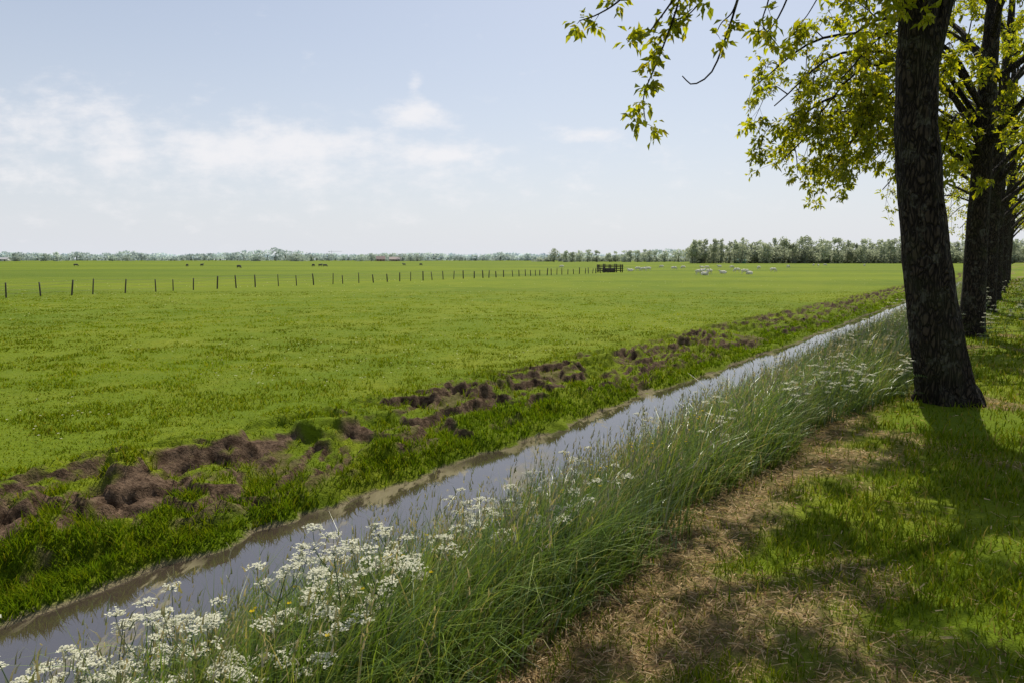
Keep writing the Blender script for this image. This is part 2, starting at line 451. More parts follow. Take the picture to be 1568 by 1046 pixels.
# tall bank grass
def bandpts(n, t0, t1, off=1.2):
    t = np.exp(rng.uniform(math.log(off), math.log(t1-t0+off), n))-off+t0
    s = rng.uniform(-3.85, -.8, n)
    return s, t
def smax(t): return np.interp(t, [-2, 4, 7, 9, 12, 90], [-1.5, -1.6, -1.5, -1.1, -1.0, -1.0])+.25*(vn(t*1.3, 5, 99)-.5)
n = 120000
s, t = bandpts(n, -1.2, 110, 2.2)
cl = fbm(s*1.6, t*1.6, 101, 3)
keep = (s < smax(t)) & (rng.uniform(0, 1, n) < .25+1.3*sstep(.35, .6, cl))
s, t, cl = s[keep], t[keep], cl[keep]; n = len(s)
x, y = st2xy(s, t); z = terrain(s, t); d = np.hypot(x, y)
prof = sstep(-4.0, -3.2, s)*.25+.78
prof = prof*(1-.55*sstep(-.45, 0.0, s-smax(t)))
h = rng.uniform(.28, .74, n)*prof*(.75+.6*cl)*(1+.12*sstep(5, 9, t))
w = rng.uniform(.004, .009, n)+.0009*d
az = rng.normal(-.25, 1.0, n)
lean = np.clip(rng.normal(.62, .25, n), .05, 1.05)
col = colmix(n, (.10, .165, .022), (.135, .20, .030), (.07, .125, .018), (.20, .24, .055), (.30, .27, .13), w=[.32, .28, .18, .16, .06])*(.85+.3*cl[:, None])
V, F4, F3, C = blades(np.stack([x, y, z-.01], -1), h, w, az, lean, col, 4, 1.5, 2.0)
b = Buf(); b.add(V, F4, F3, C)
n = 6500
s, t = bandpts(n, -1.0, 90, 3); keep = (s < smax(t)-.1) & (s > -3.6); s, t = s[keep], t[keep]; n = len(s)
x, y = st2xy(s, t); z = terrain(s, t); d = np.hypot(x, y)
h = rng.uniform(.5, .9, n)*(1-.25*(s < -3.2)); az = rng.normal(-.1, .8, n); lean = rng.uniform(.1, .5, n)
V, F4, F3, C = blades(np.stack([x, y, z], -1), h, .0035+.0005*d, az, lean, colmix(n, (.14, .19, .05), (.22, .22, .09)), 4, 1.4, 2.0)
b.add(V, F4, F3, C)
tipx = x+np.cos(az)*h*lean; tipy = y+np.sin(az)*h*lean; tipz = z+h*np.sqrt(np.clip(1-(lean*.8)**2, .05, 1))
for k in range(7):
    f = k/7*.16
    px_ = np.stack([tipx-np.cos(az)*f*lean, tipy-np.sin(az)*f*lean, tipz-f], -1)+rng.normal(0, .006, (n, 3))
    V, F4, F3, C = blades(px_, rng.uniform(.025, .055, n), .006+.0006*d, az+rng.normal(0, 1.2, n), rng.uniform(.2, .9, n), colmix(n, (.30, .28, .16), (.40, .35, .24), (.20, .22, .10)), 2)
    b.add(V, F4, F3, C)
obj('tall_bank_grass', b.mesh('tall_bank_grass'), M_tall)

# lush low growth at water edge on the field side
n = 30000
s = rng.uniform(-6.35, -5.6, n); t = np.exp(rng.uniform(math.log(2), math.log(62), n))-1.5
z = terrain(s, t); keep = (z > WATER+.02) & (rng.uniform(0, 1, n) < .25+sstep(.38, .6, fbm(s*2, t*1.5, 103, 3))) & (mudmask(s, t) < .5); s, t, z = s[keep], t[keep], z[keep]; n = len(s)
x, y = st2xy(s, t); d = np.hypot(x, y)
V, F4, F3, C = blades(np.stack([x, y, z], -1), rng.uniform(.04, .12, n), .006+.001*d, rng.uniform(0, 6.3, n), rng.uniform(.2, .9, n), colmix(n, (.14, .23, .008), (.18, .26, .012), (.11, .19, .010)), 3)
b = Buf(); b.add(V, F4, F3, C); obj('shore_grass', b.mesh('shore_grass'), M_grass)

# ------------------------------------------------------------------ cow parsley
def parsley(name, places):
    g = Buf(); wv = []
    for (s, t, H, cnt) in places:
        bx, by = st2xy(s, t); bz = float(terrain(s, t))
        for _ in range(cnt):
            ox, oy = rng.normal(0, .09, 2)
            base = np.array([bx+ox, by+oy, bz]); hh = H*rng.uniform(.7, 1.08)
            ln = rng.normal(0, .12, 2)
            top = base+np.array([ln[0], ln[1], hh])
            st = smooth_path([base, base+np.array([ln[0]*.2, ln[1]*.2, hh*.5]), top], 6)
            tube(g, st, np.linspace(.004, .0018, 6), 4, (.09, .15, .04))
            heads = [(top, .045)]
            for k in range(rng.integers(4, 7)):
                p0 = st[rng.integers(2, 5)]; a = rng.uniform(0, 6.28); Lb = rng.uniform(.10, .26)
                p1 = p0+np.array([math.cos(a)*Lb*.5, math.sin(a)*Lb*.5, Lb*rng.uniform(.7, 1.1)])
                tube(g, smooth_path([p0, (p0+p1)/2+np.array([math.cos(a)*.03, math.sin(a)*.03, -.01]), p1], 4), [.0025, .002, .0016, .0013], 3, (.09, .15, .04))
                heads.append((p1, rng.uniform(.025, .045)))
            for hp, rr in heads:
                nr = rng.integers(8, 13)
                for j in range(nr):
                    a = j/nr*6.28*2.4+rng.uniform(-.2, .2); q = rr*math.sqrt((j+.5)/nr)
                    e = hp+np.array([math.cos(a)*q, math.sin(a)*q, .022-.25*q+rng.normal(0, .003)])
                    tube(g, [hp, e], [.0009, .0007], 3, (.12, .18, .06))
                    wv.append(e[None]+rng.normal(0, 1, (8, 3))*np.array([.006, .006, .0025]))
            for k in range(9):
                p0 = st[rng.integers(0, 4)]; a = rng.uniform(0, 6.28); m = 14
                kk = np.linspace(.2, 1, m); Lf = rng.uniform(.12, .26)
                px_ = p0+np.stack([np.cos(a)*Lf*kk, np.sin(a)*Lf*kk, .5*Lf*kk-.4*Lf*kk**2], -1)
                V, F4, F3, C = blades(px_, np.full(m, .045)*(1.3-kk), np.full(m, .009), a+np.where(np.arange(m) % 2, 1.2, -1.2), np.full(m, .95), np.tile([(.10, .16, .03)], (m, 1)), 2)
                g.add(V, F4, F3, C)
    W = np.concatenate(wv); m = len(W)
    a = rng.uniform(0, 6.28, m); r = rng.uniform(.003, .006, m)
    e1 = np.stack([np.cos(a), np.sin(a), rng.normal(0, .3, m)], -1)*r[:, None]; e2 = np.stack([-np.sin(a), np.cos(a), rng.normal(0, .3, m)], -1)*r[:, None]
    V = np.stack([W-e1, W-e2, W+e1, W+e2], 1).reshape(-1, 3)
    root = bpy.data.objects.new(name, None); scene.collection.objects.link(root)
    obj('stems_and_leaves', g.mesh('stems'), M_tall, root)
    w2 = Buf(); w2.add(V, F4=np.arange(m*4).reshape(-1, 4), C=(.72, .71, .56)); obj('white_umbels', w2.mesh('umbels'), M_petal, root)
pl = []
for (s_, t_) in [(-2.75, .95), (-2.6, 1.1), (-2.85, 1.2), (-2.45, 1.05), (-2.6, 1.35), (-2.7, .8), (-2.9, 1.0), (-2.5, .85), (-2.3, 1.2), (-2.65, .95), (-2.4, 1.3),
                 (-2.35, 1.75), (-2.3, 1.95), (-2.5, 2.1), (-2.15, 1.85), (-2.4, 2.3), (-2.25, 1.6), (-2.05, 1.75), (-2.2, 2.4), (-2.3, 1.5)]:
    pl.append((s_, t_, rng.uniform(.48, .75), 2))
for _ in range(14):
    pl.append((rng.uniform(-2.7, -2.05), rng.uniform(2.6, 4.0), rng.uniform(.5, .72), 1))
for _ in range(8):
    pl.append((rng.uniform(-3.2, -2.0), rng.uniform(4.4, 9), rng.uniform(.45, .7), 1))
for _ in range(24):
    pl.append((rng.uniform(-3.0, -1.4), rng.uniform(9, 20), rng.uniform(.6, .85), 2))
for (s_, t_) in [(-1.6, 7.0), (-1.45, 7.7), (-1.25, 8.2), (-1.5, 8.4), (-.95, 9.2)]:
    pl.append((s_, t_, rng.uniform(.4, .55), 2))
for _ in range(20):
    pl.append((rng.uniform(-1.3, .6), rng.uniform(15, 45), rng.uniform(.5, .8), 2))
parsley('cow_parsley', pl)

# buttercups
b = Buf()
for _ in range(90):
    s = rng.uniform(-3, -1.9); t = rng.uniform(1.2, 6); x, y = st2xy(s, t); z = float(terrain(s, t)); hh = rng.uniform(.35, .6)
    tube(b, smooth_path([[x, y, z], [x+.02, y, z+hh*.6], [x+rng.normal(0, .05), y, z+hh]], 5), np.full(5, .0015), 3, (.1, .16, .04))
    tp = b.V[-1][-3:].mean(0)
    for k in range(5):
        a = k*1.257; r = .009
        b.add(tp+np.array([[0, 0, 0], [math.cos(a-.5)*r, math.sin(a-.5)*r, .004], [math.cos(a)*r*1.3, math.sin(a)*r*1.3, .006], [math.cos(a+.5)*r, math.sin(a+.5)*r, .004]]), F4=[[0, 1, 2, 3]], C=(.75, .55, .02))
obj('buttercup', b.mesh('buttercup'), M_petal)

# ------------------------------------------------------------------ trees
LEAFQ = np.array([[0, 0, 0], [.4, -.5, .10], [1, 0, -.12], [.4, .5, .10]])
LEAFF = np.array([[0, 1, 2], [0, 2, 3]])
NLV = len(LEAFQ)
def leaves(P, dirs, L_, W_, col, rg):
    n = len(P)
    dirs = dirs/(np.linalg.norm(dirs, axis=1)[:, None]+1e-9)
    up = rg.normal(0, .6, (n, 3))+np.array([0, 0, 1.0])
    sd = np.cross(up, dirs); sd /= np.linalg.norm(sd, axis=1)[:, None]+1e-9
    nm = np.cross(dirs, sd)
    V = P[:, None]+dirs[:, None]*LEAFQ[None, :, :1]*L_[:, None, None]+sd[:, None]*LEAFQ[None, :, 1:2]*W_[:, None, None]+nm[:, None]*LEAFQ[None, :, 2:3]*L_[:, None, None]
    F = LEAFF[None]+(np.arange(n)*NLV)[:, None, None]
    return V.reshape(-1, 3), F.reshape(-1, 3), np.repeat(col, NLV, 0)

class Tree:
    def __init__(s, name, seed, leafL=.11, per=9):
        s.name = name; s.w = Buf(); s.cl = []; s.rg = np.random.default_rng(seed); s.leafL = leafL; s.per = per
    def limb(s, P, r0, r1, n=14, sides=8, ridge=0):
        q = smooth_path(P, n); tube(s.w, q, np.linspace(r0, r1, n), sides, ridge=ridge); return q
    def twig(s, p, d, Ln, r, cl=2):
        rg = s.rg
        d = d/np.linalg.norm(d)
        p1 = p+d*Ln*.5+np.array([0, 0, -.10*Ln]); p2 = p1+d*Ln*.4*np.array([1, 1, .3])+np.array([0, 0, rg.uniform(-.45, .25)*Ln])
        q = smooth_path([p, p1, p2], 4); tube(s.w, q, np.linspace(r, r*.5, 4), 3)
        s.cl.append((q[-1], q[-1]-q[-2]))
        for k in range(cl-1): s.cl.append((q[rg.integers(2, 4)], rg.normal(0, 1, 3)))
    def branchlets(s, q, k0, cnt, Lb, rb, tw=6, tl=.45, droop=.3, ccl=2):
        rg = s.rg; m = len(q)
        for j in range(cnt):
            f = k0+(1-k0)*(j+rg.uniform(0, 1))/cnt; i = min(int(f*(m-1)), m-2)
            p = q[i]; T = q[i+1]-q[i]; T = T/np.linalg.norm(T)
            sd = rg.normal(0, 1, 3); sd -= T*np.dot(sd, T); sd /= np.linalg.norm(sd)
            d = T*.6+sd*.9+np.array([0, 0, .12]); d /= np.linalg.norm(d)
            Ln = Lb*rg.uniform(.6, 1.2)*(1.15-.5*f)
            p1 = p+d*Ln*.5; p2 = p+d*Ln*.95+np.array([0, 0, -droop*Ln*rg.uniform(.2, 1.4)])
            b = smooth_path([p, p1, p2], 7); tube(s.w, b, np.linspace(rb, rb*.35, 7), 4)
            for k in range(tw):
                ii = rg.integers(2, 7); T2 = b[min(ii, 5)+1]-b[min(ii, 5)]; T2 = T2/np.linalg.norm(T2)
                dd = T2*.7+rg.normal(0, .7, 3)+np.array([0, 0, -.1])
                s.twig(b[ii], dd, tl*rg.uniform(.5, 1.3), rb*.3, ccl)
            s.cl.append((b[-1], b[-1]-b[-2]))
    def finish(s, bright=1.0):
        rg = s.rg
        root = bpy.data.objects.new(s.name, None); scene.collection.objects.link(root)
        obj('trunk_and_limbs', s.w.mesh('trunk_and_limbs', True), M_bark, root)
        P = np.array([c[0] for c in s.cl]); Dm = np.array([c[1] for c in s.cl]); Dm /= np.linalg.norm(Dm, axis=1)[:, None]+1e-9
        n = len(P)
        stalks = 3
        sdir = (np.repeat(Dm, stalks, 0)*.5+rg.normal(0, .7, (n*stalks, 3))+np.array([0, 0, -.35]))
        sdir /= np.linalg.norm(sdir, axis=1)[:, None]
        kk = s.per//stalks
        q = np.tile(np.linspace(.25, 1, kk), n*stalks)[:, None]
        SD = np.repeat(sdir, kk, 0)
        PP = np.repeat(np.repeat(P, stalks, 0), kk, 0)+SD*q*s.leafL*1.15
        m = len(PP); PP = PP+rg.normal(0, .012, (m, 3))
        DD = SD*.8+rg.normal(0, .5, (m, 3))+np.array([0, 0, -.3])
        Ls = s.leafL*rg.uniform(.6, 1.2, m)
        tone = np.repeat(rg.uniform(.7, 1.3, n), stalks*kk)[:, None]
        base = np.array([(.20, .24, .015), (.26, .29, .02), (.15, .19, .015), (.33, .32, .04)])
        col = base[rg.choice(4, m, p=[.4, .3, .2, .1])]*tone*bright
        V, F3, C = leaves(PP, DD, Ls, Ls*.5, col, rg)
        b = Buf(); b.add(V, F3=F3, C=C); obj('foliage', b.mesh('foliage'), M_leaf, root)
        return root

def trunk(tr, P, R_, n=70, sides=40, ridge=.16):
    q = smooth_path(P, n)
    kk = np.linspace(0, 1, n); r = np.interp(kk, np.linspace(0, 1, len(R_)), R_)
    tube(tr.w, q, r, sides, ridge=ridge); return q

t1 = Tree('ash_tree', 5, .105, 12)
Y0 = 8.23
q = trunk(t1, [[5.36, Y0, -.12], [5.34, Y0, .05], [5.28, Y0, .25], [5.12, Y0, .9], [4.90, Y0, 2.07], [4.74, Y0, 3.2], [4.66, Y0, 4.6], [4.6, Y0+.1, 6.2], [4.6, Y0, 8.0], [4.7, Y0, 10]],
          [.40, .35, .30, .262, .24, .225, .20, .16, .12, .05], 110, 56, .2)
for a, ln in [(.3, .3), (1.6, .3), (2.9, .25), (4.1, .3), (5.2, .35)]:
    c, sn = math.cos(a), math.sin(a)
    t1.limb([[5.27+c*.10, Y0+sn*.10, .5], [5.32+c*.24, Y0+sn*.24, .16], [5.34+c*(.28+ln*.3), Y0+sn*(.28+ln*.3), -.10]], .11, .08, 10, 12, .1)
for (z, a) in [(2.9, -1.4), (1.6, -1.9), (2.3, -1.2)]:
    i = np.argmin(abs(q[:, 2]-z)); c = q[i]+.21*np.array([math.cos(a), math.sin(a), 0])
    t1.limb([c, c+np.array([math.cos(a), math.sin(a), .0])*.04], .05, .035, 3, 10)
L1 = [
    ([[4.72, Y0, 3.7], [4.80, Y0-.08, 4.1], [5.0, Y0, 4.8], [5.6, Y0+.4, 6.4], [6.6, Y0+1, 7.9]], .15, .03),
    ([[4.62, Y0, 4.9], [3.6, 7.9, 5.6], [2.4, 7.4, 5.6], [1.2, 7.0, 5.3]], .09, .02),
    ([[4.6, Y0, 5.2], [3.9, 7.2, 6.1], [3.1, 5.8, 6.4], [2.6, 4.3, 6.2]], .09, .02),
    ([[4.6, Y0, 4.9], [5.1, 7.0, 5.9], [5.6, 5.6, 6.3], [6.0, 4.2, 5.9]], .1, .02),
    ([[4.6, Y0, 6.2], [4.4, 7.0, 7.4], [4.2, 5.7, 8.0], [4.1, 4.5, 7.9]], .08, .02),
    ([[4.6, Y0, 6.6], [5.8, 7.6, 7.4], [7.0, 6.8, 7.6], [8.0, 6.0, 7.2]], .08, .02),
    ([[4.6, Y0, 7.2], [3.7, 7.9, 8.3], [2.8, 7.6, 8.8], [2.0, 7.3, 8.7]], .07, .02),
    ([[4.6, Y0, 7.8], [5.4, 9.0, 8.9], [6.1, 9.8, 9.4]], .07, .02),
    ([[4.6, Y0, 5.6], [5.9, 8.9, 6.6], [7.2, 9.4, 6.9], [8.2, 9.6, 6.7]], .08, .02),
    ([[4.6, Y0, 6.8], [5.4, 7.2, 7.9], [5.9, 6.2, 8.6], [6.2, 5.2, 8.7]], .08, .02),
    ([[4.6, Y0, 5.9], [4.9, 6.8, 6.7], [4.9, 5.4, 6.9], [4.8, 4.0, 6.6]], .08, .02),
    ([[4.6, Y0, 7.0], [5.2, 8.8, 7.8], [6.0, 8.9, 8.2], [6.8, 8.6, 8.2]], .08, .02),
    ([[4.6, Y0, 5.9], [4.6, 9.3, 6.9], [4.6, 10.4, 7.3], [4.6, 11.4, 7.2]], .08, .02),
    ([[4.6, Y0, 6.5], [4.9, 9.4, 7.6], [5.1, 10.5, 8.1], [5.3, 11.6, 8.1]], .08, .02),
    ([[4.6, Y0, 5.5], [5.1, 9.2, 6.4], [5.6, 10.1, 6.9], [6.1, 11.0, 6.9]], .08, .02),
]
for P, a, b_ in L1:
    qq = t1.limb(P, a, b_, 16, 10, .08)
    t1.branchlets(qq, .3, 10, 1.3, .018, 7, .45, .1, 3)
t1.branchlets(q[70:], .1, 14, 1.6, .02, 7, .5, .1, 3)
def hang(P, ncl, r=.011):
    qq = t1.limb(P, r, r*.35, 16, 5)
    for k in range(ncl):
        i = 15-int(k*12/max(ncl, 1))
        d = t1.rg.normal(0, 1, 3)
        t1.twig(qq[max(i, 1)], d, .09, .004, 2)
    return qq
hang([[1.75, 7.1, 5.2], [1.72, 7.0, 4.7], [1.63, 7.0, 4.22], [1.51, 7, 3.85], [1.39, 7, 3.54], [1.30, 7, 3.30], [1.33, 7, 3.04]], 10, .014)
hang([[2.5, 7.4, 5.5], [2.35, 7.1, 4.8], [2.20, 7, 4.22], [2.09, 7, 3.85], [1.97, 7, 3.54], [1.79, 7, 3.42], [1.68, 7, 3.50]], 0, .016)
hang([[2.22, 7, 4.3], [2.15, 7, 4.1], [2.05, 7, 4.0], [2.0, 7, 3.9]], 2, .010)
hang([[1.5, 7.1, 5.2], [1.3, 7, 4.5], [1.06, 7, 4.22], [.84, 7, 4.08], [.66, 7, 4.02]], 3, .014)
hang([[1.63, 7, 4.30], [1.45, 7, 4.05], [1.30, 7, 3.88], [1.12, 7, 3.85]], 3)
hang([[2.2, 7.2, 5.2], [1.95, 7, 4.4], [1.75, 7, 4.1], [1.55, 7, 4.0]], 3)
hang([[2.35, 7.1, 4.8], [2.5, 7, 4.3], [2.45, 7, 4.0], [2.6, 7, 3.8]], 3)
hang([[3.0, 7.7, 5.5], [3.0, 7.6, 4.8], [2.85, 7.6, 4.3], [2.65, 7.6, 4.05], [2.62, 7.6, 4.2]], 2, .014)
hang([[3.3, 7.8, 5.5], [3.4, 7.8, 4.8], [3.25, 7.8, 4.4], [3.05, 7.8, 4.15]], 5)
hang([[3.6, 7.9, 5.5], [3.7, 7.8, 4.9], [3.85, 7.8, 4.5], [3.8, 7.8, 4.2]], 5)
hang([[3.9, 7.9, 5.4], [4.0, 7.8, 4.9], [4.15, 7.7, 4.6], [4.2, 7.7, 4.35]], 5)
t1.finish()

def rowtree(tt, seed, name='ash_tree', dens=1.0, ccl=3, extra=None):
    x, y = st2xy(-.75, tt); rg = np.random.default_rng(seed)
    tr = Tree(name, seed, .10+.0014*max(tt, 0), 12 if tt < 20 else (9 if tt < 30 else 6))
    lean = rg.normal(0, .15, 2)
    H = rg.uniform(10.5, 12)
    q = trunk(tr, [[x, y, -.12], [x, y, .05], [x, y, .3], [x+lean[0]*.3, y, 2.2], [x+lean[0]*.6, y+lean[1]*.5, 4.2], [x+lean[0], y+lean[1], 6.5], [x, y, 8.5], [x, y, H]],
              [.35, .30, .25, .21, .19, .15, .11, .04], 60, 24 if tt < 30 else 12)
    nl = 14
    for k in range(nl):
        z0 = 3.2+(k/nl)*6.0; i = np.argmin(abs(q[:, 2]-z0)); p = q[i]
        a = k*2.4+rg.uniform(-.3, .3)
        reach = (4.2 if z0 < 6 else 3.6)*rg.uniform(.8, 1.15)
        if z0 < 4.2: reach *= .85
        c, sn = math.cos(a), math.sin(a)
        rise = 1.6 if z0 < 5.5 else 2.0
        sag = rg.uniform(.4, 1.4) if z0 < 6 else .3
        P = [p, p+np.array([c*reach*.3, sn*reach*.3, rise*.6]), p+np.array([c*reach*.7, sn*reach*.7, rise]), p+np.array([c*reach, sn*reach, rise-sag])]
        qq = tr.limb(P, .075, .015, 14, 7, .06)
        tr.branchlets(qq, .25, int(9*dens), 1.3, .016, 6 if tt < 30 else 5, .5, .4 if z0 < 6 else .2, ccl)
    return tr, q
tr2, q2 = rowtree(18.3, 22, dens=.65, ccl=2)
x2, y2 = st2xy(-.75, 18.3)
for (ex, ey, ez, z0, mid) in [(5.5, 14.8, 4.9, 4.0, 6.0), (5.6, 15.2, 4.2, 3.7, 5.2), (5.5, 16.2, 5.6, 4.4, 6.6), (6.6, 14.4, 3.5, 3.5, 4.9), (7.2, 16.2, 3.4, 3.6, 4.8), (6.6, 14.2, 5.3, 4.6, 6.3), (8.4, 13.8, 3.4, 3.6, 4.6), (6.2, 14.6, 4.5, 4.2, 5.7), (6.0, 15.5, 3.9, 3.8, 5.0), (7.4, 14.8, 4.4, 4.0, 5.4)]:
    P = [[x2, y2, z0], [x2*.7+ex*.3, y2*.7+ey*.3, mid-.3], [x2*.3+ex*.7, y2*.3+ey*.7, mid], [ex, ey, ez]]
    qq = tr2.limb(P, .06, .012, 16, 7, .06)
    tr2.branchlets(qq, .45, 8, 1.0, .014, 6, .45, .8, 2)
tr2.finish()
for k, tt in enumerate([27, 35.5, 44, 52.5, 61, 70]):
    tr, _ = rowtree(tt, 40+k, dens=.65 if tt < 40 else .55, ccl=2); tr.finish()
tr, _ = rowtree(-7.2, 77, dens=.6, ccl=2); tr.finish()

# ------------------------------------------------------------------ distant vegetation (aerial haze painted into the leaf colours)
def clumptree(buf, x, y, H, Wd, n, qs, col, rg, z0=-.35, trunkc=(.2, .19, .16), low=.1):
    tube(buf, [[x, y, z0], [x, y, z0+H*.5]], [Wd*.04, Wd*.025], 4, trunkc)
    nb = rg.integers(7, 11)
    lob = []
    for _ in range(nb):
        a = rg.uniform(0, 6.28); k = rg.uniform(low+.08, .88)
        rr = Wd*.5*math.sqrt(max(1-((k-.42)/.6)**2, .1))
        lob.append((x+math.cos(a)*rr*.5, y+math.sin(a)*rr*.5, z0+H*k, rr*rg.uniform(.6, .85), H*rg.uniform(.13, .2)))
    lob.append((x, y, z0+H*.88, Wd*.2, H*.12)); lob.append((x, y, z0+H*.45, Wd*.42, H*.35))
    idx = rg.integers(0, len(lob), n); lb = np.array(lob)[idx]
    dv = rg.normal(0, 1, (n, 3)); dv /= np.linalg.norm(dv, axis=1)[:, None]; dv *= rg.uniform(.4, 1, (n, 1))
    P = lb[:, :3]+dv*np.stack([lb[:, 3], lb[:, 3], lb[:, 4]], -1)
    e1 = rg.normal(0, 1, (n, 3)); e2 = rg.normal(0, 1, (n, 3))
    e1 *= qs/np.linalg.norm(e1, axis=1)[:, None]; e2 *= qs/np.linalg.norm(e2, axis=1)[:, None]
    V = np.stack([P-e1, P-e2, P+e1, P+e2], 1).reshape(-1, 3)
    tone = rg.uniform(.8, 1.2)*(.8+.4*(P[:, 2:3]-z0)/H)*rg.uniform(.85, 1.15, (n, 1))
    buf.add(V, F4=np.arange(n*4).reshape(-1, 4), C=np.repeat(np.clip(np.array(col)*tone, 0, .9), 4, 0))
rg = np.random.default_rng(3)
b = Buf()
u = .262
while u < .80:
    Yd = 400+rg.uniform(-25, 25)
    H = rg.uniform(10.5, 15.5)*(1.0 if u > .28 else .95)
    clumptree(b, u*Yd, Yd, H, rg.uniform(5, 8.5), 460, .5, (.38, .41, .31), rg, low=-.02)  # leaf colour paled to paint in haze over the belt
    u += rg.uniform(.0035, .0085)
for k in range(130):
    uu = rg.uniform(.262, .8); Yd = 395+rg.uniform(-8, 15)
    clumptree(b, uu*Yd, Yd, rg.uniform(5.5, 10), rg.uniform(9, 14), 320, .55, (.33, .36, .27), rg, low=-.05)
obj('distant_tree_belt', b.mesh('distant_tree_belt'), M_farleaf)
b = Buf()
for px_ in [848, 866, 876, 887, 899, 912, 932, 941, 955, 964, 975, 986, 993, 1003, 1016, 1032, 1037]:
    uu = (px_-784)/1045; Yd = 620+rg.uniform(-30, 30)
    clumptree(b, uu*Yd, Yd, rg.uniform(8.5, 12.5), rg.uniform(8, 13), 420, .65, (.42, .46, .39), rg, low=-.05)  # paler green-grey, painted haze for the field edge
u = 0.04
while u < .27:
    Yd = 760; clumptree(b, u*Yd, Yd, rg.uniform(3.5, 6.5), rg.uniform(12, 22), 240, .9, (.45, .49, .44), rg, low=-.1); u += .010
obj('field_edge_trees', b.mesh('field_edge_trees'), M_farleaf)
b = Buf()
u = -1.0
while u < .9:
    Yd = 1500+rg.uniform(-120, 200)
    f = float(fbm(u*9, 1.0, 111, 3))
    H = 10+16*max(f-.35, 0)*2+rg.uniform(-2, 3)
    clumptree(b, u*Yd, Yd, H, rg.uniform(24, 44), 170, 2.0, (.47, .54, .57), rg, low=-.15); u += rg.uniform(.006, .012)  # bluish leaf colour is painted aerial haze
u = -1.0
while u < .9:
    Yd = 2300; clumptree(b, u*Yd, Yd, rg.uniform(17, 25), rg.uniform(60, 100), 130, 4, (.58, .66, .75), rg, low=-.2); u += .012  # farthest row, the palest and bluest painted haze
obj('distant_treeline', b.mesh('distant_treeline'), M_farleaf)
b = Buf()
for px_ in [392, 400, 448, 455, 465, 478, 555, 570, 590, 606, 618, 630, 640, 200, 176, 92, 30, 75]:
    uu = (px_-784)/1045; Yd = 1000+rg.uniform(-60, 60)
    clumptree(b, uu*Yd, Yd, rg.uniform(8, 13), rg.uniform(14, 26), 260, 1.1, (.42, .48, .46), rg, low=-.1)  # greyed leaf colour paints haze onto the farmyard trees
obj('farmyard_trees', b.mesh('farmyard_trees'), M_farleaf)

# ------------------------------------------------------------------ farm buildings
def farmhouse(name, x, y, w, dp, hw, hr, wall, roof, rot=0, doors=True):
    root = bpy.data.objects.new(name, None); scene.collection.objects.link(root); root.location = (x, y, -.35); root.rotation_euler[2] = rot
    b = Buf(); box(b, (0, 0, hw/2), (w, dp, hw), wall)
    V = np.array([[-w/2, -dp/2, hw], [-w/2, dp/2, hw], [-w/2, 0, hr], [w/2, -dp/2, hw], [w/2, dp/2, hw], [w/2, 0, hr]]); b.add(V, F3=[[0, 1, 2], [3, 5, 4]], C=wall)
    obj('walls', b.mesh('walls'), M_build, root)
    b = Buf(); o = .4; th = .15
    for sg in (-1, 1):
        V = np.array([[-w/2-o, sg*(dp/2+o), hw-.2], [w/2+o, sg*(dp/2+o), hw-.2], [w/2+o, 0, hr+th], [-w/2-o, 0, hr+th]]); b.add(V, F4=[[0, 1, 2, 3]], C=roof)
        b.add(V-np.array([0, 0, th]), F4=[[3, 2, 1, 0]], C=roof)
    obj('roof', b.mesh('roof'), M_build, root)
    b = Buf()
    k = int(w//3.5)
    for i in range(k):
        xx = -w/2+(i+.5)*w/k
        if i == k//2: box(b, (xx, -dp/2-.03, 1.1), (1.2, .1, 2.2), (.12, .08, .05))
        else: box(b, (xx, -dp/2-.03, 1.6), (1.1, .1, 1.2), (.04, .05, .06))
    obj('windows_and_door', b.mesh('openings'), M_build, root)
farmhouse('brick_farmhouse', -.191*960, 960, 12, 8, 3, 7, (.34, .26, .23), (.38, .28, .25), .2)  # brick and roof colours paled to paint in distance haze
farmhouse('farm_barn', -.170*980, 980, 16, 10, 2.8, 6, (.36, .30, .28), (.42, .35, .32), .1)  # wall and roof colours washed out as painted haze
farmhouse('farm_barn', -.738*900, 900, 10, 9, 3.0, 5, (.6, .6, .58), (.45, .44, .44), .1)
farmhouse('green_shed', .331*385, 385, 6, 5, 1.8, 2.6, (.07, .20, .15), (.10, .26, .21), -.2)

b = Buf(); cx, cy = -.262*1700, 1700; cc = (.6, .62, .66)
for dx in (-.6, .6):
    for dy in (-.6, .6): box(b, (cx+dx, cy+dy, 11), (.2, .2, 22), cc)
for k in range(11): box(b, (cx, cy, 1+k*2), (1.5, .2, .2), cc, 0, .7*(-1)**k)
box(b, (cx+9, cy, 22), (34, .5, .5), cc); box(b, (cx, cy, 24), (.4, .4, 4), cc); box(b, (cx-6, cy, 21.2), (2.4, 1.2, 1.4), cc)
obj('tower_crane', b.mesh('tower_crane'), M_build)

